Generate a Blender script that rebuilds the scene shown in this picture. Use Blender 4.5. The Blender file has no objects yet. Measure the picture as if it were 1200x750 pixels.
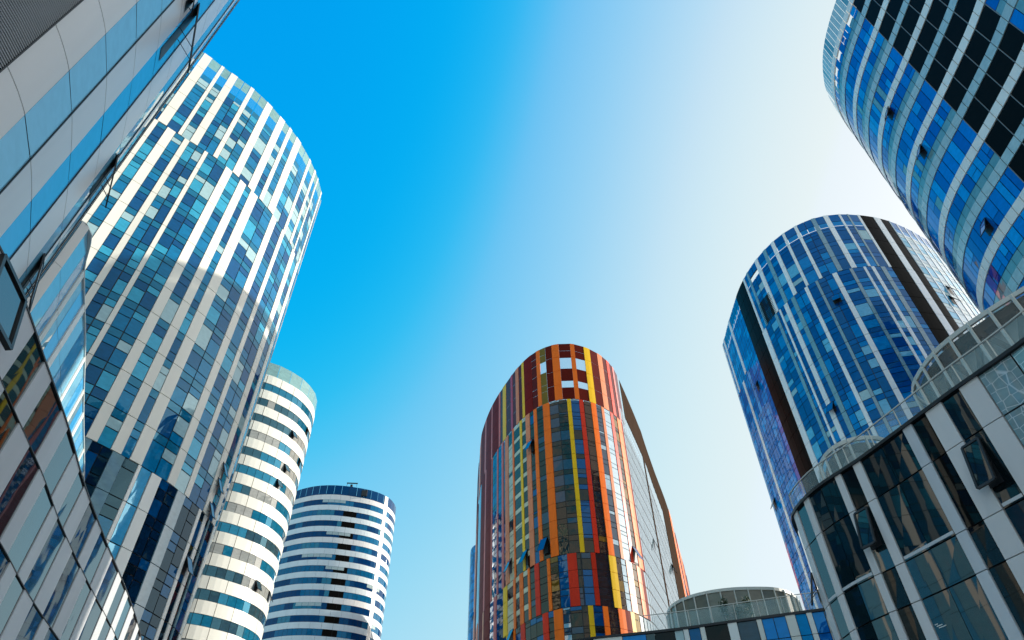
import bpy, math, random
from mathutils import Vector
R = random.Random(7)
C = bpy.context.scene.collection
rad = math.radians
EYE = 1.6

# ------------------------------------------------------------------ camera
FPX, VX, VY = 745.0, 586.0, -423.0           # focal length and zenith point in a 1200x750 frame
up = Vector((VX - 600, 375 - VY, -FPX)).normalized()       # world up, in camera axes (x right, y up, -z forward)
fw = Vector((0, 0, -1)); fw = (fw - up * fw.dot(up)).normalized()
rt = fw.cross(up)
cam_d = bpy.data.cameras.new('camera'); cam = bpy.data.objects.new('camera', cam_d); C.objects.link(cam)
cam_d.sensor_width = 36; cam_d.lens = FPX / 1200 * 36; cam_d.clip_end = 6000; cam_d.clip_start = 0.1
from mathutils import Matrix
M = Matrix((rt, fw, up))                      # camera axes -> world (x right, y ahead, z up)
cam.matrix_world = Matrix.Translation((0, 0, EYE)) @ M.to_4x4()
bpy.context.scene.camera = cam

def project(x, y, z):
    v = M.transposed() @ Vector((x, y, z - EYE))
    if v.z > -0.01: return None
    return (600 + FPX * v.x / -v.z, 375 - FPX * v.y / -v.z)

# ------------------------------------------------------------------ materials
def newmat(name):
    m = bpy.data.materials.new(name); m.use_nodes = True
    nt = m.node_tree; b = nt.nodes['Principled BSDF']
    return m, nt, b

def noise(nt, scale, detail=3, coord='Object', stretch=(1, 1, 1)):
    tc = nt.nodes.new('ShaderNodeTexCoord'); mp = nt.nodes.new('ShaderNodeMapping'); mp.inputs['Scale'].default_value = stretch
    n = nt.nodes.new('ShaderNodeTexNoise'); n.inputs['Scale'].default_value = scale; n.inputs['Detail'].default_value = detail
    nt.links.new(tc.outputs[coord], mp.inputs['Vector']); nt.links.new(mp.outputs['Vector'], n.inputs['Vector'])
    return n

def vary(nt, b, col, amt, fac_socket):
    """base colour varied in value by +-amt along a 0..1 socket, plus a little per-object variation"""
    oi = nt.nodes.new('ShaderNodeObjectInfo')
    mr = nt.nodes.new('ShaderNodeMapRange'); mr.inputs['From Min'].default_value = .3; mr.inputs['From Max'].default_value = .7
    mr.inputs['To Min'].default_value = 1 - amt; mr.inputs['To Max'].default_value = 1 + amt
    nt.links.new(fac_socket, mr.inputs['Value'])
    m2 = nt.nodes.new('ShaderNodeMapRange'); m2.inputs['To Min'].default_value = 1 - amt * .6; m2.inputs['To Max'].default_value = 1 + amt * .6
    nt.links.new(oi.outputs['Random'], m2.inputs['Value'])
    mu = nt.nodes.new('ShaderNodeMath'); mu.operation = 'MULTIPLY'
    nt.links.new(mr.outputs[0], mu.inputs[0]); nt.links.new(m2.outputs[0], mu.inputs[1])
    hs = nt.nodes.new('ShaderNodeHueSaturation'); hs.inputs['Color'].default_value = (*col, 1)
    nt.links.new(mu.outputs[0], hs.inputs['Value']); nt.links.new(hs.outputs[0], b.inputs['Base Color'])
    return hs

def paint(name, col, rough=.35, amt=.06, metallic=0.0, spec=.5, streak=True):
    m, nt, b = newmat(name)
    n = noise(nt, .5, 5, stretch=(1, 1, .12) if streak else (1, 1, 1))
    vary(nt, b, col, amt, n.outputs['Fac'])
    b.inputs['Roughness'].default_value = rough; b.inputs['Metallic'].default_value = metallic
    b.inputs['Specular IOR Level'].default_value = spec
    n2 = noise(nt, .6, 1)
    bp = nt.nodes.new('ShaderNodeBump'); bp.inputs['Strength'].default_value = .06; bp.inputs['Distance'].default_value = .05
    nt.links.new(n2.outputs['Fac'], bp.inputs['Height']); nt.links.new(bp.outputs[0], b.inputs['Normal'])
    return m

def glass(name, col, ior=2.4, tint=(1, 1, 1), wob=.12, amt=.14, rough=.015, scale=.45):
    """coated facade glass: dark interior tone under a strong tinted reflection, slightly wavy"""
    m, nt, b = newmat(name)
    n = noise(nt, 1.3, 3, stretch=(1, 1, 2.2))
    vary(nt, b, col, amt, n.outputs['Fac'])
    b.inputs['Roughness'].default_value = rough; b.inputs['IOR'].default_value = ior
    b.inputs['Specular Tint'].default_value = (*tint, 1)
    n2 = noise(nt, scale, 1.5, stretch=(1, 1, .7))
    bp = nt.nodes.new('ShaderNodeBump'); bp.inputs['Strength'].default_value = wob; bp.inputs['Distance'].default_value = .08
    nt.links.new(n2.outputs['Fac'], bp.inputs['Height']); nt.links.new(bp.outputs[0], b.inputs['Normal'])
    return m

def clear_glass(name, col, alpha):
    m, nt, b = newmat(name)
    b.inputs['Base Color'].default_value = (*col, 1); b.inputs['Roughness'].default_value = .02; b.inputs['IOR'].default_value = 1.6
    b.inputs['Alpha'].default_value = alpha
    return m

def hex_lined_glass(name):  # pale lines along cell edges over the base glass tone
    m = glass(name, (.22, .33, .34), 1.9, wob=.1)
    nt = m.node_tree; b = nt.nodes['Principled BSDF']
    tc = nt.nodes.new('ShaderNodeTexCoord'); v = nt.nodes.new('ShaderNodeTexVoronoi'); v.feature = 'DISTANCE_TO_EDGE'
    v.inputs['Scale'].default_value = 2.6; v.inputs['Randomness'].default_value = .35
    nt.links.new(tc.outputs['Object'], v.inputs['Vector'])
    r = nt.nodes.new('ShaderNodeMapRange'); r.inputs['From Min'].default_value = .012; r.inputs['From Max'].default_value = .05
    nt.links.new(v.outputs['Distance'], r.inputs['Value'])
    mx = nt.nodes.new('ShaderNodeMix'); mx.data_type = 'RGBA'
    src = b.inputs['Base Color'].links[0].from_socket
    mx.inputs[6].default_value = (.62, .68, .68, 1)
    nt.links.new(src, mx.inputs[7]); nt.links.new(r.outputs[0], mx.inputs[0]); nt.links.new(mx.outputs[2], b.inputs['Base Color'])
    return m

W = {}
W['core'] = paint('dark mullion', (.012, .014, .016), .5, .1)
W['white'] = paint('cream metal panel', (.82, .79, .69), .32, .05)
W['cream'] = paint('ivory band panel', (.82, .80, .71), .35, .05)
W['cool'] = paint('cool white band panel', (.80, .87, .88), .35, .05)
W['white2'] = paint('white metal panel', (.88, .86, .79), .3, .05)
W['grey'] = paint('silver grey panel', (.42, .44, .45), .3, .05)
W['pgrey'] = paint('pale grey panel', (.80, .76, .72), .35, .05)
W['a_panel'] = paint('pale satin panel', (.88, .85, .81), .30, .05)
W['white_band'] = paint('white band panel', (.90, .85, .78), .3, .05)
W['agrey'] = paint('satin grey panel', (.68, .69, .69), .30, .05)
W['teal'] = glass('teal spandrel glass', (.15, .30, .32), 1.8, wob=.05, amt=.1)
W['paleteal'] = glass('pale teal spandrel glass', (.44, .56, .56), 1.6, wob=.05, amt=.1)
W['black'] = glass('black spandrel', (.006, .005, .004), 1.22, (1, .9, .8), wob=.03, rough=.3)
W['black'].node_tree.nodes['Principled BSDF'].inputs['Specular IOR Level'].default_value = .12
W['roof'] = paint('roof gravel', (.25, .25, .25), .9, .15, streak=False)
W['frame'] = paint('black window frame', (.010, .010, .011), .4, .1)
W['dim_steel'] = paint('dim steel', (.20, .20, .20), .4, .1)
W['steel'] = paint('steel', (.5, .5, .5), .35, .05, .6)
W['lantern_steel'] = paint('beige painted steel', (.68, .65, .56), .4, .06)
W['brown'] = paint('brown louvre panel', (.055, .036, .026), .95, .1, spec=0)
W['rail_glass'] = clear_glass('railing glass', (.55, .75, .72), .28)
W['lantern_glass'] = clear_glass('lantern glass', (.45, .46, .42), .30)
W['lantern_wall'] = paint('lantern back wall', (.62, .61, .56), .6, .08)
W['k_glass'] = glass('khaki glass', (.19, .185, .14), 1.45, wob=.03)
W['khaki'] = paint('khaki blind', (.20, .19, .15), .6, .15)
W['sky_glass'] = clear_glass('screen glass', (.2, .5, .6), .12)
W['lav'] = clear_glass('lavender screen glass', (.42, .40, .55), .25)
W['hex_lined'] = hex_lined_glass('hex lined glass')
# left tower set
BL = (.22, .72, 1)
W['l_dark'] = glass('blue vision glass', (.001, .06, .18), 1.6, BL, amt=.15)
W['l_mid'] = glass('teal vision glass', (.002, .15, .32), 1.65, BL, amt=.15)
W['l_blind'] = glass('vision glass with blind', (.34, .50, .52), 1.8, (.6, .9, 1), amt=.08)
W['l_bright'] = glass('pale vision glass', (.03, .31, .47), 1.9, BL, amt=.12)
W['l_deep'] = glass('deep vision glass', (.002, .012, .025), 1.5, (.3, .75, 1))  # dark reflections on the lower floors, put into the base colour
W['l_sky'] = glass('sky strip glass', (.05, .34, .58), 2.2, (.4, .8, 1), amt=.1)
W['l_span'] = glass('blue green spandrel', (.005, .13, .24), 1.7, BL, amt=.1)
# blue tower set
BB = (.05, .55, 1)
W['b_dark'] = glass('deep blue vision glass', (.001, .058, .22), 1.75, BB, .05)
W['b_mid'] = glass('blue vision glass mid', (.002, .20, .50), 1.75, BB, .05)
W['b_blind'] = glass('blue glass with blind', (.12, .42, .60), 2.0, (.5, .8, 1), .05)
W['b_span'] = glass('blue spandrel glass', (.001, .085, .30), 1.75, BB, .05, .12)
W['b_flank'] = glass('azure flank glass', (.004, .32, .80), 1.38, (.3, .7, 1), .012, .1)  # reflected azure sky put into the flank's base colour
W['b_flank_dark'] = glass('deep azure flank glass', (.003, .19, .58), 1.38, (.3, .7, 1), .012, .1)
for k in ('b_flank', 'b_flank_dark'): W[k].node_tree.nodes['Principled BSDF'].inputs['Specular IOR Level'].default_value = .12
W['b_strip'] = paint('blue white metal strip', (.90, .88, .85), .25, .05)
W['b_teal'] = glass('grey teal strip', (.20, .33, .38), 1.8, wob=.05, amt=.1)
# right tower set
W['r_dark'] = glass('royal blue glass', (.001, .055, .34), 2.2, (.15, .6, 1), .06)
W['r_mid'] = glass('azure glass', (.002, .14, .52), 2.2, (.15, .6, 1), .06)
W['r_bright'] = glass('bright azure glass', (.006, .27, .68), 2.2, (.2, .65, 1), .06)
# white and far tower
W['w_dark'] = glass('grey window', (.03, .07, .09), 1.8, BL)
W['w_mid'] = glass('blue grey window', (.008, .13, .22), 2.0, BL)
W['w_blind'] = glass('curtained window', (.30, .31, .29), 1.7)
W['w_par'] = glass('green glass parapet', (.18, .36, .36), 1.8)
W['d_dark'] = glass('navy window', (.002, .04, .14), 1.5, (.15, .6, 1))
W['d_mid'] = glass('blue window', (.006, .13, .28), 1.6, (.25, .7, 1))
# orange tower set
for k, c in dict(o_orange=(.95, .17, .008), o_red=(.70, .032, .006), o_salmon=(.78, .24, .10), o_pink=(.66, .18, .16),
                 o_yellow=(.90, .52, .006), o_olive=(.20, .13, .010), o_magenta=(.50, .09, .15), o_darkred=(.18, .008, .003)).items():
    W[k] = paint(k[2:] + ' metal panel', c, .5 if k in ('o_darkred', 'o_pink', 'o_magenta') else .38, .08, spec=.05 if k == 'o_darkred' else .15)
W['o_maroon'] = glass('maroon glass', (.11, .007, .003), 1.2, (1, .5, .4), .06)
W['o_brown'] = glass('brown glass', (.030, .013, .006), 1.55, (1, .85, .7), .35)
W['o_gold'] = glass('gold glass', (.15, .075, .006), 1.6, (1, .85, .5), .35)
W['o_blue'] = glass('blue tower glass', (.002, .05, .17), 1.8, (.3, .65, 1), .25)
W['o_bluegrey'] = glass('blue grey glass', (.02, .05, .085), 1.55, wob=.3)
W['o_mirror'] = glass('mirror glass', (.014, .011, .008), 1.6, (.9, .8, .65), wob=.9)
W['o_pale'] = glass('pale sky glass', (.24, .40, .48), 2.2, wob=.15)
W['o_cream_refl'] = glass('cream reflection glass', (.58, .52, .34), 1.5, wob=.3)  # cream of a mirrored building, put into the pane colour
W['o_side'] = glass('side glass', (.22, .30, .34), 2.8, wob=.05)
# near walls
W['a_glass'] = glass('sky blue glass', (.20, .52, .72), 2.6, (.8, .95, 1), .05, .05, scale=.2)
W['a_glass2'] = glass('clear blue glass', (.08, .46, .85), 2.6, (.6, .9, 1), .05, .05, scale=.2)
W['c_glass'] = glass('dark brown mirror glass', (.014, .012, .011), 2.3, wob=.14, scale=.35)
W['c_glass2'] = glass('teal mirror glass', (.008, .03, .04), 2.4, wob=.14, scale=.35)
W['p_glass'] = glass('dark podium glass', (.005, .011, .013), 1.6, wob=.12, scale=.35)
W['p_teal'] = glass('dark teal podium glass', (.006, .019, .023), 1.7, wob=.12, scale=.35)
W['p_black'] = glass('black podium glass', (.006, .007, .007), 1.3, wob=.06, scale=.35)
W['p_blind'] = paint('roller blind behind glass', (.30, .29, .29), .25, .05)
W['louver'] = paint('louvre slat', (.42, .42, .42), .4, .1)
W['louver_back'] = paint('louvre backing', (.01, .01, .012), .6, .1)

# ------------------------------------------------------------------ mesh helpers
class MB:
    def __init__(s): s.v = []; s.f = []; s.m = []; s.mats = []
    def slot(s, key):
        if key not in s.mats: s.mats.append(key)
        return s.mats.index(key)
    def poly(s, pts, key):
        b = len(s.v); s.v += [tuple(p) for p in pts]; s.f.append(tuple(range(b, b + len(pts)))); s.m.append(s.slot(key))
    def box8(s, p, key):
        """p: 4 points of one face and the 4 points of the opposite one, in the same order"""
        b = len(s.v); s.v += [tuple(q) for q in p]; k = s.slot(key)
        for f in ((0, 1, 2, 3), (7, 6, 5, 4), (0, 4, 5, 1), (1, 5, 6, 2), (2, 6, 7, 3), (3, 7, 4, 0)):
            s.f.append(tuple(b + i for i in f)); s.m.append(k)
    def bar(s, a, b, w, h, key, side=None):
        a, b = Vector(a), Vector(b); d = (b - a).normalized()
        x = Vector(side) if side is not None else (d.cross(Vector((0, 0, 1))) if abs(d.z) < .95 else Vector((1, 0, 0)))
        x = (x - d * x.dot(d)).normalized(); y = d.cross(x)
        q = [x * sx * w / 2 + y * sy * h / 2 for sx, sy in ((-1, -1), (1, -1), (1, 1), (-1, 1))]
        s.box8([a + k for k in q] + [b + k for k in q], key)
    def build(s, name, parent=None):
        me = bpy.data.meshes.new(name); me.from_pydata(s.v, [], s.f)
        for k in s.mats: me.materials.append(W[k])
        me.polygons.foreach_set('material_index', s.m); me.update()
        o = bpy.data.objects.new(name, me); C.objects.link(o)
        if parent is not None: o.parent = parent
        return o

def thing(name, label, cat, group=None):
    o = bpy.data.objects.new(name, None); C.objects.link(o); o['label'] = label; o['category'] = cat
    o.empty_display_size = .5
    if group: o['group'] = group
    return o

class Outline:
    """closed plan curve through control points (Catmull-Rom), addressed by arc length u (counter-clockwise)"""
    def __init__(s, pts, step=.35):
        a = sum(p[0] * q[1] - q[0] * p[1] for p, q in zip(pts, pts[1:] + pts[:1]))
        if a < 0: pts = pts[::-1]
        n = len(pts); out = []
        for i in range(n):
            p0, p1, p2, p3 = (Vector(pts[(i + k - 1) % n]) for k in range(4))
            d = [max((b - c).length ** .5, 1e-4) for b, c in ((p1, p0), (p2, p1), (p3, p2))]
            t0 = 0; t1 = d[0]; t2 = t1 + d[1]; t3 = t2 + d[2]
            m = max(2, int((p2 - p1).length / step))
            for j in range(m):
                t = t1 + (t2 - t1) * j / m
                A1 = p0 * ((t1 - t) / (t1 - t0)) + p1 * ((t - t0) / (t1 - t0))
                A2 = p1 * ((t2 - t) / (t2 - t1)) + p2 * ((t - t1) / (t2 - t1))
                A3 = p2 * ((t3 - t) / (t3 - t2)) + p3 * ((t - t2) / (t3 - t2))
                B1 = A1 * ((t2 - t) / (t2 - t0)) + A2 * ((t - t0) / (t2 - t0))
                B2 = A2 * ((t3 - t) / (t3 - t1)) + A3 * ((t - t1) / (t3 - t1))
                out.append(B1 * ((t2 - t) / (t2 - t1)) + B2 * ((t - t1) / (t2 - t1)))
        s.p = out; s.n = len(out); s.u = [0]
        for i in range(s.n): s.u.append(s.u[-1] + (out[(i + 1) % s.n] - out[i]).length)
        s.L = s.u[-1]
        import bisect; s.bis = bisect.bisect_right
    def at(s, u, off=0.0):
        u %= s.L; i = min(s.bis(s.u, u) - 1, s.n - 1)
        a, b = s.p[i], s.p[(i + 1) % s.n]; t = (u - s.u[i]) / max(1e-9, s.u[i + 1] - s.u[i])
        # smoothed normal
        a0, b1 = s.p[i - 1], s.p[(i + 2) % s.n]
        d = (b - a0).normalized() * (1 - t) + (b1 - a).normalized() * t; d.normalize()
        q = a + (b - a) * t
        return Vector((q.x + d.y * off, q.y - d.x * off))
    def normal(s, u):
        d = (s.at(u + .1) - s.at(u - .1)).normalized(); return Vector((d.y, -d.x, 0))
    def P(s, u, z, off=0.0):
        q = s.at(u, off); return Vector((q.x, q.y, z))
    def facing(s, u):
        q = s.at(u); n = s.normal(u); return n.x * -q.x + n.y * -q.y > 0
    def u_x(s, px, h):
        """arc length whose point at eye height + h stands at column px of the photo, on the side facing the viewer"""
        prev = None; best = None
        for i in range(s.n + 1):
            j = i % s.n; q = s.p[j]; f = s.facing(s.u[j] if i < s.n else 0); pr = project(q.x, q.y, h + EYE)
            if pr and f and prev and prev[1] and (prev[0] - px) * (pr[0] - px) <= 0 and abs(pr[0] - prev[0]) > 1e-9:
                t = (px - prev[0]) / (pr[0] - prev[0]); uu = s.u[i - 1] + t * (s.u[i] - s.u[i - 1]); dd = s.at(uu).length
                if best is None or dd < best[0]: best = (dd, uu)
            prev = (pr[0], f) if pr else None
        return best[1] if best else None
    def u_az(s, az):
        d = Vector((math.sin(rad(az)), math.cos(rad(az)))); best = None
        for i in range(s.n):
            a, b = s.p[i], s.p[(i + 1) % s.n]
            ca = d.x * a.y - d.y * a.x; cb = d.x * b.y - d.y * b.x
            if ca * cb <= 0 and a.dot(d) > 0 and ca != cb:
                t = ca / (ca - cb); q = a + (b - a) * t
                if best is None or q.length < best[0]: best = (q.length, s.u[i] + t * (s.u[i + 1] - s.u[i]))
        return best[1] if best else None

def core(o, H, root, off=-.16, key='core', z0=0, name='wall', roof='roof'):
    mb = MB(); N = max(24, int(o.L / 1.2)); pts = [o.at(o.L * i / N, off) for i in range(N)]
    for i in range(N):
        a, b = pts[i], pts[(i + 1) % N]
        mb.poly([(a.x, a.y, z0), (b.x, b.y, z0), (b.x, b.y, H), (a.x, a.y, H)], key)
    mb.poly([(p.x, p.y, H) for p in pts], roof)
    return mb.build(name, root)

def slab(mb, o, u0, u1, z0, z1, key, off=.05, th=.12, step=1.3):
    """a curved panel with thickness on the facade"""
    n = max(1, int(math.ceil((u1 - u0) / step)))
    b = len(mb.v); k = mb.slot(key)
    for i in range(n + 1):
        u = u0 + (u1 - u0) * i / n
        a = o.at(u, off); c = o.at(u, off - th)
        mb.v += [(a.x, a.y, z0), (a.x, a.y, z1), (c.x, c.y, z1), (c.x, c.y, z0)]
    def F(*q): mb.f.append(tuple(b + i for i in q)); mb.m.append(k)
    for i in range(n):
        s, t = 4 * i, 4 * i + 4
        F(s, t, t + 1, s + 1); F(s + 1, t + 1, t + 2, s + 2);
        F(s + 3, t + 3, t, s)
    F(0, 1, 2, 3); F(4 * n + 3, 4 * n + 2, 4 * n + 1, 4 * n)

def pane(mb, o, u0, u1, z0, z1, key, off=-.02, jit=.010):
    g = lambda: off + R.uniform(-jit, jit)
    mb.poly([o.P(u0, z0, g()), o.P(u1, z0, g()), o.P(u1, z1, g()), o.P(u0, z1, g())], key)

def pick(w):
    t = R.random() * sum(w.values())
    for k, x in w.items():
        t -= x
        if t <= 0: return k
    return k

def glass_strip(o, u0, u1, rows, root, pal, colw=1.6, gap=.05, split=.5, name='glass_strip', jit=.010, pair=True):
    """vertical run of panes: rows = [(z0, z1, 'S'|'V'|'O'|material)]; O leaves an opening"""
    mb = MB(); n = max(1, int(round((u1 - u0) / colw))); w = (u1 - u0) / n
    for z0, z1, kind in rows:
        for c in range(n):
            a, b = u0 + c * w + gap / 2, u0 + (c + 1) * w - gap / 2
            if kind == 'S': pane(mb, o, a, b, z0 + gap / 2, z1 - gap / 2, pick(pal['S']), jit=jit)
            elif kind == 'V':
                if R.random() < split:
                    t = z0 + (z1 - z0) * R.choice((.36, .62, .7))
                    pane(mb, o, a, b, z0 + gap / 2, t - gap / 2, pick(pal['V']), jit=jit); pane(mb, o, a, b, t + gap / 2, z1 - gap / 2, pick(pal['V']), jit=jit)
                else: pane(mb, o, a, b, z0 + gap / 2, z1 - gap / 2, pick(pal['V']), jit=jit)
            elif kind == 'O': pane(mb, o, a, b, z0 + gap / 2, z1 - gap / 2, 'sky_glass', jit=jit)
            elif kind == 'X': pass
            else: pane(mb, o, a, b, z0 + gap / 2, z1 - gap / 2, kind, jit=jit)
    return mb.build(name, root)

def metal_strip(o, u0, u1, zs, root, key, gap=.08, name='metal_panel', off=.06, th=.2):
    mb = MB()
    for a, b in zip(zs[:-1], zs[1:]): slab(mb, o, u0, u1, a + gap / 2, b - gap / 2, key, off, th)
    return mb.build(name, root)

def open_window(o, u, z0, z1, w, ang, root, glasskey='p_glass', fr=.07, name='open_window'):
    """top-hung sash swung outwards"""
    c = o.P(u, z1, .04); n = o.normal(u); t = Vector((-n.y, n.x, 0)); h = z1 - z0
    dn = Vector((0, 0, -math.cos(rad(ang)))) + n * math.sin(rad(ang)); k = dn.cross(t).normalized()
    A = [c + t * (-w / 2), c + t * (w / 2), c + t * (w / 2) + dn * h, c + t * (-w / 2) + dn * h]
    mb = MB()
    for p, q in ((0, 1), (1, 2), (2, 3), (3, 0)): mb.bar(A[p], A[q], fr, fr, 'frame', side=k)
    for s in (-1, 1):                                        # stays
        a = c + t * (s * (w / 2 - .03)) + Vector((0, 0, -h * .55)); b = c + t * (s * (w / 2 - .03)) + dn * h * .8
        mb.bar(a, b, .03, .03, 'frame')
    f = mb.build(name, root)
    g = MB(); e = fr * .3; B = [c + t * (-w / 2 + e) + dn * e, c + t * (w / 2 - e) + dn * e, c + t * (w / 2 - e) + dn * (h - e), c + t * (-w / 2 + e) + dn * (h - e)]
    g.box8([q + k * .012 for q in B] + [q - k * .012 for q in B], glasskey); g.build('pane', f)
    # dark opening behind it
    d = MB(); d.poly([o.P(u - w / 2, z0, .012), o.P(u + w / 2, z0, .012), o.P(u + w / 2, z1, .012), o.P(u - w / 2, z1, .012)], 'core'); d.build('window_reveal', f)
    return f

def frange(a, b, s):
    out = [a]
    while out[-1] + s < b - s * .3: out.append(out[-1] + s)
    out.append(b); return out

def fill_strips(o, zones_u, lo, hi, gen):
    """complement of the listed strips within [lo, hi]"""
    out = []; cur = lo
    for a, b, k in sorted(zones_u):
        if a > cur + .05: out.append((cur, a, None))
        out.append((max(a, cur), b, k)); cur = b
    if hi > cur + .05: out.append((cur, hi, None))
    return out

# ------------------------------------------------------------------ generic striped tower
def striped(o, root, zones, pals, floor, strips, defaults, span=1.05, colw=1.6, split=.5, metal='metal_panel', gap=.05, jit=.010, back=True):
    """zones: [(z_bottom, z_top, top_rows)], strips[i]: [(px0, px1, key)] columns at that zone's top ring."""
    for zi, (zb, zt, top) in enumerate(zones):
        us = []; pal = pals[zi]
        for x0, x1, k in strips[zi]:
            a, b = o.u_x(x0, zt - EYE), o.u_x(x1, zt - EYE)
            if a is None or b is None: print('no u', x0, x1, zi); continue
            if b < a: a, b = b, a
            us.append((a, b, k))
        us.sort(); lo, hi = us[0][0], us[-1][1]
        seq = fill_strips(o, us, lo, hi, None)
        # carry on round the hidden sides with strips of similar width
        u = hi
        while u < lo + o.L - 1.0:
            w = min(R.choice(defaults['gw']), lo + o.L - u); seq.append((u, u + w, None)); u += w
            if u < lo + o.L - 1.5:
                w = min(R.choice(defaults['mw']), lo + o.L - u); seq.append((u, u + w, pick(defaults['m']))); u += w
        zs = list(reversed([zt - (zt - zb) * i / max(1, round((zt - zb) / floor)) for i in range(max(1, round((zt - zb) / floor)) + 1)]))
        rows = []
        for i, (a, b) in enumerate(zip(zs[:-1], zs[1:])):
            rows += [(a, b - span, 'V'), (b - span, b, 'S')]
        if top:
            cut = top[0][0]; rows = [(a, min(b, cut), k) for a, b, k in rows if a < cut - .3] + top
        for a, b, k in seq:
            if k is None or k in ('GLASS',): glass_strip(o, a, b, rows, root, pal, colw, gap, split, jit=jit)
            elif isinstance(k, tuple): glass_strip(o, a, b, [(p, q, k[0]) for p, q in zip(zs[:-1], zs[1:])], root, pal, max(colw, .9), gap, jit=k[1], split=0)
            else: metal_strip(o, a, b, zs, root, k, name=metal)

def bearing(px, py):
    v = M @ Vector((px - 600, 375 - py, -FPX)); return math.degrees(math.atan2(v.x, v.y)), v.z / math.hypot(v.x, v.y)

def loc(o, px, py):
    """arc length and world height of the facade point seen at a photo position"""
    az, t = bearing(px, py); u = o.u_az(az)
    if u is None: return None, None
    return u, o.at(u).length * t + EYE

def scaled(pts, s): return [(x * s, y * s) for x, y in pts]
def at(ox, oy, s, seq): return [(ox + a / s, ox + b / s, k) for a, b, k in seq]

# ================================================================== ground
def ground():
    m, nt, b = newmat('plaza paving')
    br = nt.nodes.new('ShaderNodeTexBrick'); br.inputs['Scale'].default_value = .8; br.inputs['Mortar Size'].default_value = .01
    br.inputs['Color1'].default_value = (.30, .29, .28, 1); br.inputs['Color2'].default_value = (.24, .235, .23, 1); br.inputs['Mortar'].default_value = (.12, .12, .12, 1)
    tc = nt.nodes.new('ShaderNodeTexCoord'); nt.links.new(tc.outputs['Object'], br.inputs['Vector']); nt.links.new(br.outputs['Color'], b.inputs['Base Color'])
    b.inputs['Roughness'].default_value = .6
    W['ground'] = m
    mb = MB(); mb.poly([(-3000, -3000, 0), (3000, -3000, 0), (3000, 3000, 0), (-3000, 3000, 0)], 'ground')
    o = mb.build('ground'); o['kind'] = 'structure'
ground()

# ================================================================== big glass tower on the left
def left_tower():
    o = Outline([(-52, 40.5), (-47.8, 44.1), (-45.4, 46.6), (-41.6, 50.6), (-39.0, 55.0), (-37.2, 59.0), (-36.0, 63.5), (-35.45, 68.9), (-36.0, 72.5),
                 (-40.5, 79.5), (-48, 85), (-60, 88), (-74, 84), (-84, 70), (-86, 54), (-80, 42), (-70, 36), (-60, 36)])
    t = thing('glass_tower', 'tall curved glass tower with upright cream strips, sunlit above and shaded below', 'tower')
    H = 100 + EYE
    core(o, H - 6, t)
    pal = dict(V=dict(l_dark=2.2, l_mid=3.6, l_blind=3.2, l_bright=3), S=dict(l_span=2, l_mid=1))  # paler pane mix paints the sunlit haze on the crown
    pal2 = dict(V=dict(l_dark=4, l_mid=4, l_blind=1.6, l_bright=3.4), S=dict(l_span=1)); pal3 = dict(V=dict(l_deep=6, l_dark=2.5, l_mid=.8, l_bright=.5), S=dict(l_deep=2, l_dark=1))  # low zone mix darkened to paint the dark reflections there
    J = lambda x: 80 + x / 3
    crown = [(J(480), J(507)), (J(540), J(550)), (J(575), J(597)), (J(643), J(655)), (J(700), J(718)), (J(745), J(762)), (J(778), J(787)), (J(803), J(818)), (J(848), J(853)), (J(866), J(870)), (J(877), J(879))]
    mid = [(J(300), J(318)), (J(350), J(378)), (J(410), J(427)), (J(480), J(492)), (J(555), J(577)), (J(605), J(625)), (J(643), J(666)), (J(718), J(732)), (J(752), J(760)), (J(788), J(796)), (J(818), J(824)), (J(842), J(846))]
    K = lambda x: 90 + x / 4.69
    K2 = lambda x: 170 + x / 4.69
    low = [(K(40), K(85), 'b_teal'), (K(200), K(265), 'b_teal'), (K(340), K(356), 'white2'), (K(357), K(413), ('l_sky', .006)), (K(415), K(465), 'white2'), (K2(180), K2(222), 'b_teal'), (K2(298), K2(310), 'white2'), (K2(330), K2(342), 'white2'), (K2(352), K2(357), 'b_teal')]
    m1 = [(a, b, 'white') for a, b in crown]; m2 = [(a, b, 'white') for a, b in mid]
    D = dict(gw=(1.6, 2.6, 3.4), mw=(.6, 1.1, 1.5), m=dict(white=1))
    top = [(H - 6.2, H - 4.9, 'S'), (H - 4.9, H - 2.6, 'O'), (H - 2.6, H, 'w_par')]
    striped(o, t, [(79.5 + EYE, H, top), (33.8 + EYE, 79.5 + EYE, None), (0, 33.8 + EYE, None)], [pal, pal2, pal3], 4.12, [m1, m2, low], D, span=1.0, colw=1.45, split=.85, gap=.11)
    for px, py, w in ((262, 571, 1.0), (269, 553, 1.0), (252, 600, 1.0), (223, 664, 1.2)):
        u = o.u_az(-27.4 if px > 240 else -27.7); z = o.at(u).length * bearing(px, py)[1] + EYE
        open_window(o, u, z - 1.0, z + .9, w, 24, t, 'l_dark')
    return o
left_tower()

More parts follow.
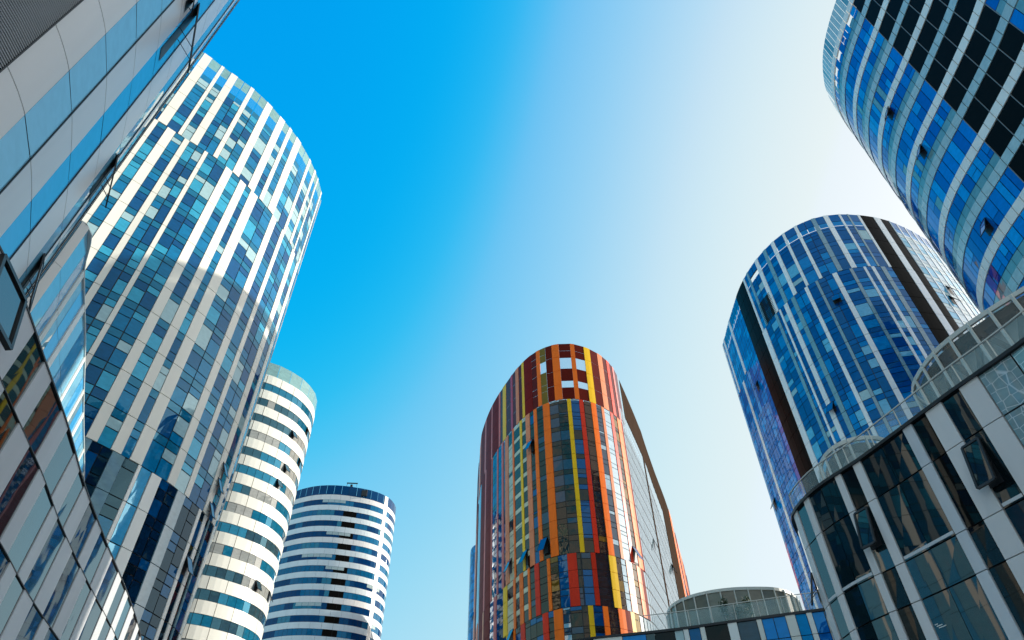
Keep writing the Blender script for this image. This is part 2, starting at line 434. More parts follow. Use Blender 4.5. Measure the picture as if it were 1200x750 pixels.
# ================================================================== white banded tower
def bands(o, root, H, floors, band_key, win_pal, pitch, first, win_h, ures, band_w=2.6, win_w=1.3, join=.05, holes=None, par='w_par', par_h=None):
    """parapet glass, then alternating window band / solid band down to the ground"""
    N = max(8, int(round(o.L / band_w))); 
    mb = MB()
    for i in range(int(o.L / 2.6)):
        w = o.L / int(o.L / 2.6); pane(mb, o, i * w + .04, (i + 1) * w - .04, H - first + .05, H, par)
    mb.build('glass_parapet', root)
    z = H - first; i = 0
    while z > .5:
        b0 = max(0, z - (pitch - win_h)); mb = MB(); ph = R.uniform(0, band_w) if i % 3 == 2 else 0
        for k in range(N):
            a = k * o.L / N + ph; slab(mb, o, a + join / 2, a + o.L / N - join / 2, b0, z - .03, band_key(i) if callable(band_key) else band_key, .05, .2)
        mb.build('spandrel_band', root)
        z = b0; w0 = max(0, z - win_h)
        if z > .6:
            mb = MB(); n = int(round(o.L / win_w)); run = 0; cur = None
            for k in range(n):
                a = k * o.L / n; hole = holes(i, a) if holes else None
                if run <= 0: cur = pick(win_pal); run = R.choice((1, 2, 2, 4, 4, 6))
                run -= 1
                pane(mb, o, a + .035, a + o.L / n - .035, w0 + .04, z - .04, hole or cur)
            mb.build('window_band', root)
        z = w0; i += 1

def white_tower():
    S = .8
    o = Outline(scaled([(-72, 115.5), (-64, 116.3), (-59, 118.2), (-57, 119.4), (-54.8, 121.6), (-52.4, 124.9), (-51.0, 128.9), (-50.7, 132.7), (-52.5, 139), (-58, 146), (-68, 150), (-84, 148), (-92, 136), (-90, 123), (-82, 117)], S))
    t = thing('banded_tower', 'sunlit white tower with rows of narrow windows, standing behind the big glass tower', 'tower')
    H = 98 * S + EYE; core(o, H - 3.0, t)
    bands(o, t, H, 22, 'cream', dict(w_dark=2, w_mid=4, w_blind=2.5), 3.45, 2.9, 1.55, None, 2.9, 1.45, join=.1)
    for px, py in ((342, 516), (353, 533), (334, 552), (325, 572), (301, 687), (313, 707), (360, 505)):
        u, z = loc(o, px, py); f = H - 2.9 - 1.8; k = round((f - z - .8) / 3.45); zt = f - 3.45 * k
        open_window(o, u, zt - 1.6, zt - .05, 1.1, 26, t, 'w_dark')
    return o
white_tower()

# ================================================================== far banded tower
def far_tower():
    S = 1.15
    o = Outline(scaled([(-80, 190), (-74.5, 185.8), (-69.8, 182.6), (-65.4, 180.3), (-60.8, 178.9), (-55.2, 178.9), (-49.8, 180.4), (-44.5, 183.0), (-40.8, 187), (-39.3, 192), (-39.6, 197), (-42, 203), (-50, 210), (-62, 212), (-75, 208), (-81, 200)], S))
    t = thing('banded_tower', 'distant blue and white striped tower with a black slot down its front', 'tower')
    H = 98 * S + EYE; core(o, H - 3.2, t)
    uS, _ = loc(o, 400, 640)
    def hole(i, a):
        if i >= 1 and abs(((a - uS + o.L / 2) % o.L) - o.L / 2) < 2.2: return 'black'
        return None
    bands(o, t, H, 28, lambda i: 'b_strip' if i in (0, 4, 9) else 'cool', dict(d_dark=4, d_mid=4, w_mid=1), 3.88, 3.6, 2.0, None, 3.4, 1.5, holes=hole, par='d_dark')
    mb = MB(); slab(mb, o, uS - 1.7, uS + 1.7, 0, H - 9.5, 'black', -.04, .1); mb.build('black_slot', t)
    mb = MB(); u1, _ = loc(o, 449, 600); u2 = o.u_az(-11.6)
    zs = frange(0, H - .2, 3.88)
    for a, b in zip(zs[:-1], zs[1:]): slab(mb, o, u1, u1 + 1.5, a + .03, b - .03, 'white2', .12, .2)
    mb.build('metal_panel', t)
    # steps where a stretch of window row is closed by teal glass
    for px, i, w in ((352, 0, 9), (365, 3, 8), (340, 5, 10), (372, 6, 7), (345, 9, 8), (425, 7, 6), (432, 10, 5), (350, 12, 7)):
        u = o.u_x(px, 70); zt = H - 3.6 - 1.88 - 3.88 * i
        mb = MB()
        for k in range(w // 2): pane(mb, o, u + k * 2 + .04, u + k * 2 + 1.96, zt - 1.1, zt, 'paleteal', off=.02)
        mb.build('closed_panel', t)
    # window-cleaning crane on its roof
    u, _ = loc(o, 412, 571); p = o.at(u, -1.6); c = thing('roof_crane', 'small dark window cleaning crane on the roof of the distant striped tower', 'crane')
    c.location = (p.x, p.y, H - 3.2); c.scale = (.8, .8, .85); q = MB(); q.bar((-.9, 0, 0), (.9, 0, 0), 1.4, .5, 'frame'); q.bar((0, 0, .2), (0, 0, 5.6), .9, .9, 'frame'); q.bar((-.8, 0, 3.9), (.8, 0, 3.9), 1.1, 1.2, 'frame'); q.build('base', c)
    q = MB(); q.bar((-2.0, -1, 6.0), (3.0, -1.2, 5.6), .35, .4, 'frame'); q.bar((-1.6, -1, 6.0), (-1.9, -1, 4.6), .12, .12, 'frame'); q.bar((2.6, -1.1, 5.6), (2.6, -1.1, 4.2), .1, .1, 'frame'); q.build('jib', c)
    q = MB(); q.bar((5.2, 0, 1.6), (7.6, 0, 1.6), .9, 2.6, 'frame'); q.bar((5.4, 0, -.1), (5.4, 0, .4), .3, .3, 'frame'); q.build('counterweight', c)
    return o
far_tower()

# ================================================================== orange tower
def orange_tower():
    S = 1.2
    o = Outline(scaled([(-10.6, 164), (-9.7, 156), (-8.6, 149.4), (-5.8, 138.6), (-1.9, 128.6), (2.0, 120.8), (5.6, 116.2), (9.4, 113.9), (13.5, 113.5), (17.2, 114.9), (21.2, 118.1), (24.6, 122.8), (27.6, 130.2),
                        (32.0, 142.0), (36.0, 153.0), (39.4, 161), (43.5, 170), (47.2, 180.5), (50.3, 191), (49, 196), (42, 198), (28, 198), (12, 196), (0, 191), (-8, 182), (-10.8, 173)], S))
    t = thing('orange_tower', 'rounded tower clad in orange, red and yellow upright strips with a dark red crown', 'tower')
    H = 98 * S + EYE; z1 = 82 * S + EYE; z2 = 47.8 * S + EYE; z3 = 38.5 * S + EYE
    core(o, z1 - .3, t)
    c1 = at(550, 0, 6.25, [(90, 118, 'o_darkred'), (118, 128, 'o_pink'), (128, 165, 'o_darkred'), (165, 172, 'o_pink'), (172, 217, 'o_darkred'), (217, 226, 'o_pink'), (226, 245, 'o_maroon'), (245, 267, 'o_yellow'), (267, 302, 'o_maroon'), (302, 314, 'o_magenta'), (314, 337, 'o_maroon'), (337, 357, 'o_salmon'), (357, 381, 'o_maroon'), (381, 397, 'o_yellow'), (397, 450, 'o_darkred'), (450, 487, 'W1'), (487, 511, 'o_orange'), (511, 553, 'W3'), (553, 600, 'o_maroon'), (600, 652, 'o_orange'), (652, 735, 'W2'), (735, 766, 'o_orange'), (766, 835, 'W2'), (835, 878, 'o_yellow')])
    c1 += at(680, 0, 6.25, [(65, 120, 'o_maroon'), (120, 155, 'o_salmon'), (155, 186, 'o_maroon'), (186, 206, 'o_red'), (206, 229, 'o_maroon'), (229, 241, 'o_pink'), (241, 268, 'o_maroon'), (268, 284, 'o_pale')])
    c2 = at(550, 0, 6.25, [(92, 120, 'o_darkred'), (120, 128, 'o_pink'), (128, 166, 'o_darkred'), (166, 171, 'o_pink'), (172, 205, 'G:o_blue'), (205, 212, 'o_pink'), (212, 238, 'G:o_blue'), (238, 250, 'o_pink'), (250, 262, 'G:o_blue'), (262, 285, 'o_salmon'), (285, 315, 'G:o_cream_refl_full'), (315, 325, 'o_orange'), (325, 369, 'G:o_cream_refl'), (369, 383, 'o_yellow'), (383, 412, 'G:o_cream_refl'), (412, 441, 'o_salmon'), (441, 470, 'G:o_mix'), (470, 492, 'o_orange'), (492, 538, 'G:o_mirror'), (538, 585, 'o_orange'), (585, 650, 'G:o_mirror'), (650, 714, 'G:o_mirror'), (714, 742, 'o_yellow'), (742, 803, 'G:o_bluemix'), (803, 832, 'o_red')])
    c2 += at(680, 0, 6.25, [(24, 76, 'G:o_brown'), (76, 112, 'o_orange'), (112, 152, 'G:o_bluegrey'), (152, 170, 'o_salmon'), (170, 216, 'G:o_pale'), (216, 236, 'o_red'), (236, 266, 'G:o_gold'), (266, 295, 'o_orange'), (295, 306, 'o_darkred')])
    c3 = at(540, 0, 6.25, [(140, 162, 'o_darkred'), (162, 170, 'o_salmon'), (170, 212, 'o_darkred'), (214, 243, 'G:o_blue'), (243, 262, 'o_pink'), (262, 280, 'G:o_blue'), (280, 312, 'G:o_blue'), (312, 340, 'o_yellow'), (340, 385, 'G:o_cream_refl_full'), (385, 400, 'o_orange'), (400, 430, 'G:o_cream_refl'), (430, 455, 'o_orange'), (455, 490, 'G:o_cream_refl'), (490, 505, 'o_orange'), (505, 540, 'G:o_mix'), (540, 572, 'o_red'), (572, 630, 'G:o_brown'), (630, 652, 'o_orange'), (652, 710, 'G:o_gold'), (710, 778, 'G:o_bluemix'), (778, 845, 'o_red')])
    c3 += at(680, 0, 6.25, [(-30, -2, 'G:o_mirror'), (5, 75, 'G:o_bluemix'), (75, 108, 'o_red'), (108, 206, 'G:o_brown'), (206, 256, 'o_yellow'), (256, 295, 'G:o_brown'), (295, 330, 'G:o_pale'), (330, 372, 'o_salmon'), (372, 408, 'G:o_gold'), (408, 436, 'o_orange'), (436, 458, 'o_darkred')])
    c4 = at(540, 0, 6.25, [(205, 235, 'o_darkred'), (240, 330, 'G:o_blue'), (335, 360, 'o_yellow'), (385, 400, 'o_orange'), (440, 470, 'o_red'), (600, 640, 'o_red'), (680, 745, 'o_orange'), (745, 800, 'G:o_bluegrey')])
    c4 += at(680, 0, 6.25, [(10, 55, 'G:o_brown'), (55, 92, 'o_yellow'), (92, 162, 'G:o_bluemix'), (162, 200, 'o_orange'), (200, 275, 'G:o_brown'), (275, 325, 'o_orange'), (325, 365, 'o_darkred'), (365, 392, 'o_yellow'), (392, 430, 'G:o_gold')])
    pals = dict(o_cream_refl=dict(o_cream_refl=1), o_cream_refl_full=dict(o_cream_refl=4, o_brown=.6), o_blue=dict(o_blue=5, o_bluegrey=1), o_mirror=dict(o_mirror=6, o_bluegrey=1), o_mix=dict(o_mirror=3, o_brown=3, o_blue=2, o_bluegrey=1), o_bluemix=dict(o_blue=5, o_bluegrey=1.5, o_mirror=1),
                o_brown=dict(o_brown=8, o_gold=.5, o_mirror=1), o_bluegrey=dict(o_bluegrey=1, o_pale=.4), o_pale=dict(o_pale=1), o_gold=dict(o_gold=3, o_brown=3, o_mirror=2))
    ue1 = o.u_x(762, 60); zones = [(z1, H, c1), (z2, z1, c2), (z3, z2, c3), (0, z3, c4)]
    # east flank: pale mirror glass between brown slots; the crown above it brown
    uE0 = None
    for zi, (zb, zt, cs) in enumerate(zones):
        n = max(1, round((zt - zb) / 4.1)) if zi else 4
        zs = [zb + (zt - zb) * i / n for i in range(n + 1)]
        last = None; us = []
        for x0, x1, k in cs:
            a, b = o.u_x(x0, zt - EYE), o.u_x(x1, zt - EYE)
            if a is None or b is None: print('orange no u', zi, x0, x1); continue
            us.append((min(a, b), max(a, b), k))
        us.sort(); seq = []; cur = us[0][0]
        for a, b, k in us:
            if a > cur + .1: seq.append((cur, a, 'G:o_mix'))
            a = max(a, cur)
            if b > a + .02: seq.append((a, b, k)); cur = b
        for a, b, k in seq:
            if k.startswith('G:'):
                p = pals[k[2:]]; rows = []
                for q0, q1 in zip(zs[:-1], zs[1:]): rows += [(q0, q1 - 1.3, 'V'), (q1 - 1.3, q1, 'V')]
                glass_strip(o, a, b, [(q0, q1, kk if k != 'G:o_cream_refl' or i % 2 else 'o_brown') for i, (q0, q1, kk) in enumerate(rows)], t, dict(V=p, S=p), 2.6, .15, .15, jit=.018)  # cream and brown panes alternate to paint a banded reflection
            elif k in ('W1', 'W2', 'W3'):
                m = 'o_olive' if k == 'W3' else 'o_maroon'
                op = 'lav' if k == 'W2' else m
                rows = [(zb, zt - 15.3, m), (zt - 15.3, zt - 13.2, op), (zt - 13.2, zt - 8.9, m), (zt - 8.9, zt - 5.2, op if k != 'W3' else 'lav'), (zt - 5.2, zt - 2.6, m), (zt - 2.6, zt, m)]
                glass_strip(o, a, b, rows, t, dict(V={}, S={}), 2.5, .03)
            elif W[k].name.find('glass') >= 0: glass_strip(o, a, b, [(q0, q1, k) for q0, q1 in zip(zs[:-1], zs[1:])], t, {}, 2.6, .02)
            else: metal_strip(o, a, b, zs, t, k, .08, off=.10 if zi else .06)
        # the flank, from the last strip to the far orange corner, then the back
        u0 = cur; uEnd = o.u_az(14.6)
        Lf = o.u_az(14.45) - u0
        u = u0; i = 0; lim = us[0][0] + o.L
        fl = [(.46, 'side'), (.50, 'slot'), (.80, 'side'), (.96, 'brownend'), (1.0, 'orange')]
        uc = u0
        zF = (H - EYE) * .885 + EYE; zs0 = zs
        if zi == 0: zs = [zF + (zt - zF) * i / 3 for i in range(4)]
        if zi == 1: zs = [zb + (zF - zb) * i / (n + 1) for i in range(n + 2)]
        for fr_, kind in fl:
            ub = u0 + Lf * fr_
            if kind == 'orange': metal_strip(o, uc, ub + 1.2, zs, t, 'o_orange', .03, off=.15); uc = ub + 1.2; continue
            if zi == 0 or kind in ('slot', 'brownend'):
                w = 1.7; k = max(1, int((ub - uc) / w))
                for j in range(k):
                    a = uc + (ub - uc) * j / k; metal_strip(o, a + .03, uc + (ub - uc) * (j + 1) / k - .03, zs, t, 'brown' if (j % 3 or kind == 'slot') else 'o_brown' if False else 'brown', .03)
            else:
                w = 1.6; k = max(1, int((ub - uc) / w))
                for j in range(k):
                    a = uc + (ub - uc) * j / k; b = uc + (ub - uc) * (j + 1) / k
                    glass_strip(o, a, b, [(q0, q1, 'o_side') for q0, q1 in zip(zs[:-1], zs[1:])], t, {}, 9, .36)
            uc = ub
        zs = zs0
        while uc < lim - .6:
            w = min(R.choice((2, 3, 4)), lim - uc); kk = R.choice(('o_darkred', 'o_maroon', 'o_orange')) if zi == 0 else R.choice(('o_blue', 'o_blue', 'o_bluegrey', 'o_orange', 'o_darkred'))
            if 'glass' in W[kk].name: glass_strip(o, uc, uc + w, [(q0, q1, kk) for q0, q1 in zip(zs[:-1], zs[1:])], t, {}, 2, .06)
            else: metal_strip(o, uc, uc + w, zs, t, kk)
            uc += w
    for px, py, zi in ((622, 523, 0), (616, 654, 0), (598, 664, 0), (638, 640, 0), (600, 748, 0), (744, 650, 0)):
        u, z = loc(o, px, py); open_window(o, u, z - 1.8, z + 1.8, 2.0, 25, t, 'o_blue')
    for px, py in ((767, 638), (784, 644), (795, 667)):
        u, z = loc(o, px, py); open_window(o, u, z - 1.5, z + 1.3, 1.5, 20, t, 'frame')
    # the roof line falls towards the back
    bpy.context.view_layer.update(); seen = set()
    y0, y1 = 151.5 * S, 193 * S
    def walk(ob):
        for c in ob.children:
            if c.type == 'MESH' and c.data.name not in seen:
                seen.add(c.data.name)
                for v in c.data.vertices:
                    f = max(0, min(1.15, (v.co.y - y0) / (y1 - y0))); v.co.z = (v.co.z - EYE) * (1 - .31 * f) + EYE
            walk(c)
    walk(t)
    return o
orange_tower()

def sliver_tower():
    o = Outline([(-22, 300), (-18.6, 292), (-12, 290), (0, 292), (6, 300), (0, 310), (-12, 312), (-20, 308)])
    t = thing('blue_tower', 'narrow edge of a blue glass tower showing just left of the orange tower', 'tower')
    H = 128 + EYE; core(o, H - 1, t, off=-.1)
    N = 40; w = o.L / N; pal = dict(V=dict(b_dark=2, b_mid=3, r_mid=2), S=dict(b_span=1))
    zs = frange(0, H, 4.2); rows = []
    for a, b in zip(zs[:-1], zs[1:]): rows += [(a, b - 1.2, 'V'), (b - 1.2, b, 'S')]
    for i in range(N):
        if i % 5 == 4: metal_strip(o, i * w, i * w + w, zs, t, 'b_strip')
        else: glass_strip(o, i * w, i * w + w, rows, t, pal, 2.2, .1)
    open_window(o, o.u_az(-3.75), 96, 99, 2, 28, t, 'b_dark')
sliver_tower()

# ================================================================== big blue tower
def blue_tower():
    o = Outline([(50.4, 116.5), (49.6, 111), (49.2, 103), (49.2, 95), (50.6, 87.8), (53.7, 81.6), (57.9, 78.0), (62.3, 76.7), (68.1, 77.0), (73.1, 78.2), (77.2, 79.9), (80.5, 81.6), (88, 86.5), (95, 94), (97.5, 102), (94, 111), (84, 117), (72, 120), (62, 120.8), (54.5, 119.6)])
    t = thing('blue_tower', 'dark blue glass tower with pale strips and black vertical slots, behind the dark podium', 'tower')
    H = 98 + EYE; z1 = 83 + EYE; core(o, H - 3.45, t)
    mb = MB(); slab(mb, o, 0, o.L, H - 2.1, H - .02, 'core', -.16, .1); mb.build('parapet_wall', t)
    pal = dict(V=dict(b_dark=6, b_mid=3.4, b_blind=1.5, l_blind=.25), S=dict(b_span=1))
    A = lambda x: 840 + x / 3.95
    B = lambda x: 990 + x / 3.947
    bk = [(A(88), A(120), 'K'), (B(66), B(130), 'K'), (B(162), B(200), 'K')]
    c1 = [(A(30), A(33), 'b_strip'), (A(52), A(56), 'b_strip')] + bk[:1] + [(A(121), A(126), 'b_strip'), (A(136), A(142), 'b_teal'), (A(174), A(186), 'b_strip'), (A(212), A(224), 'b_teal'), (A(248), A(262), 'b_strip'), (A(300), A(311), 'b_strip'), (A(355), A(368), 'b_strip'), (A(433), A(452), 'b_teal'), (A(490), A(512), 'b_strip'), (A(560), A(570), 'b_strip'), (A(600), A(608), 'b_teal'), (B(55), B(66), 'b_strip'), bk[1], (B(130), B(160), 'b_strip'), bk[2], (B(200), B(206), 'b_teal')]
    c2 = [(A(75), A(78), 'b_strip'), (A(120), A(124), 'b_strip'), (A(215), A(226), 'b_strip'), (A(268), A(277), 'b_teal'), (A(288), A(294), 'b_strip'), (A(310), A(325), 'b_strip'), (A(343), A(358), 'b_teal'), (A(405), A(419), 'b_strip'), (A(455), A(466), 'b_teal'), (A(533), A(554), 'b_strip'), (B(20), B(34), 'b_teal'), (B(84), B(95), 'b_strip'), (B(120), B(135), 'b_strip'), (B(164), B(184), 'b_teal')]
    # the slots keep their own bearings over the whole height
    def conv(cs, h): return [(min(o.u_x(a, h), o.u_x(b, h)), max(o.u_x(a, h), o.u_x(b, h)), k) for a, b, k in cs if o.u_x(a, h) is not None and o.u_x(b, h) is not None]
    s1 = conv(c1, 98); ks = [s for s in s1 if s[2] == 'K']; st = (ks[1][1], ks[2][0], 'b_strip')
    s2 = conv(c2, 83); s2 = [s for s in s2 if not any(s[0] < k[1] and s[1] > k[0] for k in ks)] + ks + [st, (ks[0][1], ks[0][1] + .35, 'b_strip')]
    lo = o.u_az(23.5); hi = ks[2][1]
    for zi, (zb, zt, ss) in enumerate(((z1, H, s1), (0, z1, s2))):
        n = round((zt - zb) / 3.75); zs = [zb + (zt - zb) * i / n for i in range(n + 1)]; rows = []
        for a, b in zip(zs[:-1], zs[1:]): rows += [(a, b - 1.0, 'V'), (b - 1.0, b, 'S')]
        if zi == 0: rows = [r for r in rows if r[1] < H - 4.6] + [(rows[[r[1] < H - 4.6 for r in rows].index(False)][0], H - 4.0, 'S'), (H - 4.0, H - 3.4, 'S'), (H - 3.4, H - 2.1, 'H'), (H - 2.1, H, 'b_span')]
        seq = fill_strips(o, ss, lo, hi, None); u = hi; lim = lo + o.L
        i = 0
        while u < lim - .5:
            near = u < hi + 14
            w = min(1.9 if near else R.choice((2.4, 3.2)), lim - u); seq.append((u, u + w, 'PALE' if near else None)); u += w
            w = min(.3 if near else .9, lim - u)
            if w > .1: seq.append((u, u + w, 'b_strip')); u += w
        for a, b, k in seq:
            if k in (None, 'PALE'):
                p = pal if k is None else dict(V=dict(o_pale=3, b_blind=3, l_bright=1), S=dict(paleteal=1))  # pale panes paint the bright sky's glare on this side
                rr = []
                for q0, q1, kk in rows:
                    if kk == 'H': kk = 'O' if R.random() < .4 and k is None else 'b_mid'
                    rr.append((q0, q1, kk))
                fl = b <= ks[0][0] + .2 or a > hi + 20
                if fl: p = dict(V=dict(b_flank=3, b_flank_dark=2), S=dict(b_flank_dark=1))
                glass_strip(o, a, b, rr, t, p, 1.5, .10, .6, jit=.0015 if fl else .006)
            elif k == 'K':
                mb = MB(); m = max(1, int((b - a) / 1.7))
                for q0, q1 in zip(zs[:-1], zs[1:]):
                    for j in range(m):
                        slab(mb, o, a + (b - a) * j / m + .03, a + (b - a) * (j + 1) / m - .03, q0 + .04, q1 - .04, 'black', .0, .1)
                mb.build('black_panel', t)
            else: metal_strip(o, a, b, zs, t, k, .08)
    # the dark square opening in the crown
    u0, za = loc(o, 894, 369); u1, zb = loc(o, 909, 362)
    mb = MB(); pane(mb, o, min(u0, u1), max(u0, u1), 84.8, 90.2, 'louver_back', off=.03, jit=0)
    for k in range(14): slab(mb, o, min(u0, u1), max(u0, u1), 84.9 + k * .385, 85.0 + k * .385, 'frame', .12, .1)
    mb.build('louvre_panel', t)
    for px, py in ((912, 334), (1064, 341)): pass
    for px, py in ((888, 452), (980, 350), (902, 620), (908, 590), (975, 478), (1117, 352), (1113, 340)):
        q = loc(o, px, py)
        if q[0] is not None: open_window(o, q[0], q[1] - 1, q[1] + .9, 1.3, 26, t, 'b_dark')
    return o
blue_tower()

# ================================================================== near tower on the right
def right_tower():
    S = .9
    o = Outline(scaled([(47.6, 20), (48.3, 29), (48.65, 37.0), (48.7, 39.3), (48.95, 42.3), (49.5, 45.1), (50.4, 47.7), (52.0, 50.9), (56.0, 55.6), (62.5, 60.7), (72, 65), (84, 65), (98, 58), (106, 44), (106, 24), (98, 6), (84, -4), (66, -4), (52, 6)], S))
    t = thing('blue_tower', 'blue glass tower with curved white bands and a black panelled stripe, in the upper right', 'tower')
    H = 98 * S + EYE; core(o, 60.1 + EYE + .5 + 24 - 2.1, t)
    p = 4.0
    z_w = 60.1 + EYE                                         # centre of one white band
    base = z_w + .5
    k0 = 7; tops = []
    uA = o.u_az(bearing(1045, 53)[0]); uB = o.u_az(bearing(1172, 18)[0])
    if uA > uB: uA, uB = uB, uA
    cw = (uB - uA) / 4; N = int(o.L / cw); cols = [uA + i * (o.L / N) for i in range(N)]; nb = max(1, round((uB - uA) / (o.L / N)))
    zt = base + p * 6; fl = []
    i = 0; z = zt
    while z > 1: fl.append((z, i)); z -= p; i += 1
    w = o.L / N
    # crown above the first band
    mb = MB()
    for c in range(N):
        for j in range(3):
            a = cols[c] + w * j / 3; b = a + w / 3; q = H - zt
            if q > .3: pane(mb, o, a + .03, b - .03, zt + .04, H - .04, ('teal', 'sky_glass')[j % 2] if R.random() < .3 else 'paleteal')
    mb.build('glass_parapet', t)
    for z, i in fl:
        even = i % 2 == 0
        blk = lambda c: 0 <= c < nb
        mb = MB()
        for c in range(N):
            for j in range(2):
                a = cols[c] + w * j / 2
                slab(mb, o, a + .04, a + w / 2 - .04, z - 1.2, z - .05, 'white_band' if even else 'paleteal', .05, .2)
        mb.build('spandrel_band', t)
        mb = MB(); z1, z0 = z - 1.2, z - p
        for c in range(N):
            a = cols[c]
            if blk(c):
                pane(mb, o, a + .06, a + w - .06, z0 + .05, z1 - .05, 'black', jit=.004); continue
            crown = i == 0
            zz = z0
            if even:                                         # teal closing strip stands above the next pale band
                zz = z0 + 1.0
                for j in range(2): pane(mb, o, a + w * j / 2 + .03, a + w * (j + 1) / 2 - .03, z0 + .03, zz - .03, 'teal')
            m = R.choice((2, 2, 3))
            for j in range(m):
                b0, b1 = a + w * j / m + .035, a + w * (j + 1) / m - .035
                key = pick(dict(r_dark=4, r_mid=4, r_bright=1.6, teal=.5))
                if crown and R.random() < .3: pane(mb, o, b0, b1, zz + .04, zz + .9, key); pane(mb, o, b0, b1, zz + .98, z1 - .04, 'sky_glass'); continue
                if R.random() < .3:
                    s = zz + (z1 - zz) * R.choice((.35, .5)); pane(mb, o, b0, b1, zz + .04, s - .03, key); pane(mb, o, b0, b1, s + .03, z1 - .04, pick(dict(r_dark=3, r_mid=3, r_bright=2)))
                else: pane(mb, o, b0, b1, zz + .04, z1 - .04, key)
        mb.build('window_band', t)
    for c in range(nb + 1):                                  # pale mullions over the black panels
        mb = MB(); a = cols[c]
        for z, i in fl: slab(mb, o, a - .03, a + .03, z - p + .02, z - 1.22, 'dim_steel', .03, .06)
        mb.build('mullion', t)
    for px, py in ((1043, 133), (1081, 178), (1157, 266)):
        q = loc(o, px, py)
        if q[0] is not None: open_window(o, q[0], q[1] - .8, q[1] + .8, .95, 24, t, 'r_dark')
    return o
right_tower()

# ================================================================== podiums
def railing(o, u0, u1, z, root, h=1.15, off=-.12, step=1.6):
    mb = MB(); n = max(2, int((u1 - u0) / step)); prev = None
    for i in range(n * 2 + 1):
        u = u0 + (u1 - u0) * i / (n * 2); p = o.P(u, z + h, off)
        if prev: mb.bar(prev, p, .06, .05, 'lantern_steel')
        if i % 2 == 0: mb.bar(o.P(u, z, off), o.P(u, z + h, off), .05, .03, 'lantern_steel')
        prev = p
    r = mb.build('railing', root)
    for i in range(n):
        g = MB(); a = u0 + (u1 - u0) * i / n; b = u0 + (u1 - u0) * (i + 1) / n; m = (a + b) / 2
        for s0, s1 in ((a + .04, m), (m, b - .04)): g.poly([o.P(s0, z + .02, off), o.P(s1, z + .02, off), o.P(s1, z + h - .08, off), o.P(s0, z + h - .08, off)], 'rail_glass')
        g.build('glass_panel', r)
    return r

def lantern(pts, z0, z1, root, step=1.0, truss=True, solid=False):
    o = Outline(pts, .2); N = max(14, int(o.L / step)); w = o.L / N
    mb = MB(); prev = None
    for i in range(N * 2): mb.bar(o.P(i * w / 2, z1), o.P((i + 1) * w / 2, z1), .12, .22, 'lantern_steel')
    top = mb.build('roof_lantern', root); mb = MB()
    for i in range(N * 2): mb.bar(o.P(i * w / 2, z0 + .15), o.P((i + 1) * w / 2, z0 + .15), .12, .14, 'lantern_steel')
    mb.build('base_ring', top)
    for i in range(N):
        m = MB(); m.bar(o.P(i * w, z0, .06), o.P(i * w, z1 + .05, .06), .07, .14, 'lantern_steel'); m.build('mullion', top)
        g = MB(); g.poly([o.P(i * w, z0), o.P((i + 1) * w, z0), o.P((i + 1) * w, z1), o.P(i * w, z1)], 'k_glass' if solid else 'lantern_glass'); g.build('glazing', top)
    if truss:                                              # flat lattice girder behind the glass
        t = MB(); d = -.35; zt, zb = z1 - .25, z0 + (z1 - z0) * .42
        for i in range(N):
            for zz in (zt, zb): t.bar(o.P(i * w, zz, d), o.P((i + 1) * w, zz, d), .14, .42 if zz == zt else .2, 'brown')
            t.bar(o.P(i * w, zt if i % 2 else zb, d), o.P((i + 1) * w, zb if i % 2 else zt, d), .14, .24, 'brown')
        t.build('truss', top)
    r = MB(); q = [o.at(o.L * i / 60, -.25) for i in range(60)]
    r.poly([(p.x, p.y, z1 - .12) for p in q], 'brown'); r.build('roof', top)
    i_ = MB(); q = [o.at(o.L * i / 60, -1.1) for i in range(60)]
    for a, b in zip(q, q[1:] + q[:1]): i_.poly([(a.x, a.y, z0), (b.x, b.y, z0), (b.x, b.y, z1 - .2), (a.x, a.y, z1 - .2)], 'khaki' if solid else 'lantern_wall')
    i_.build('inner_wall', top)
    return top

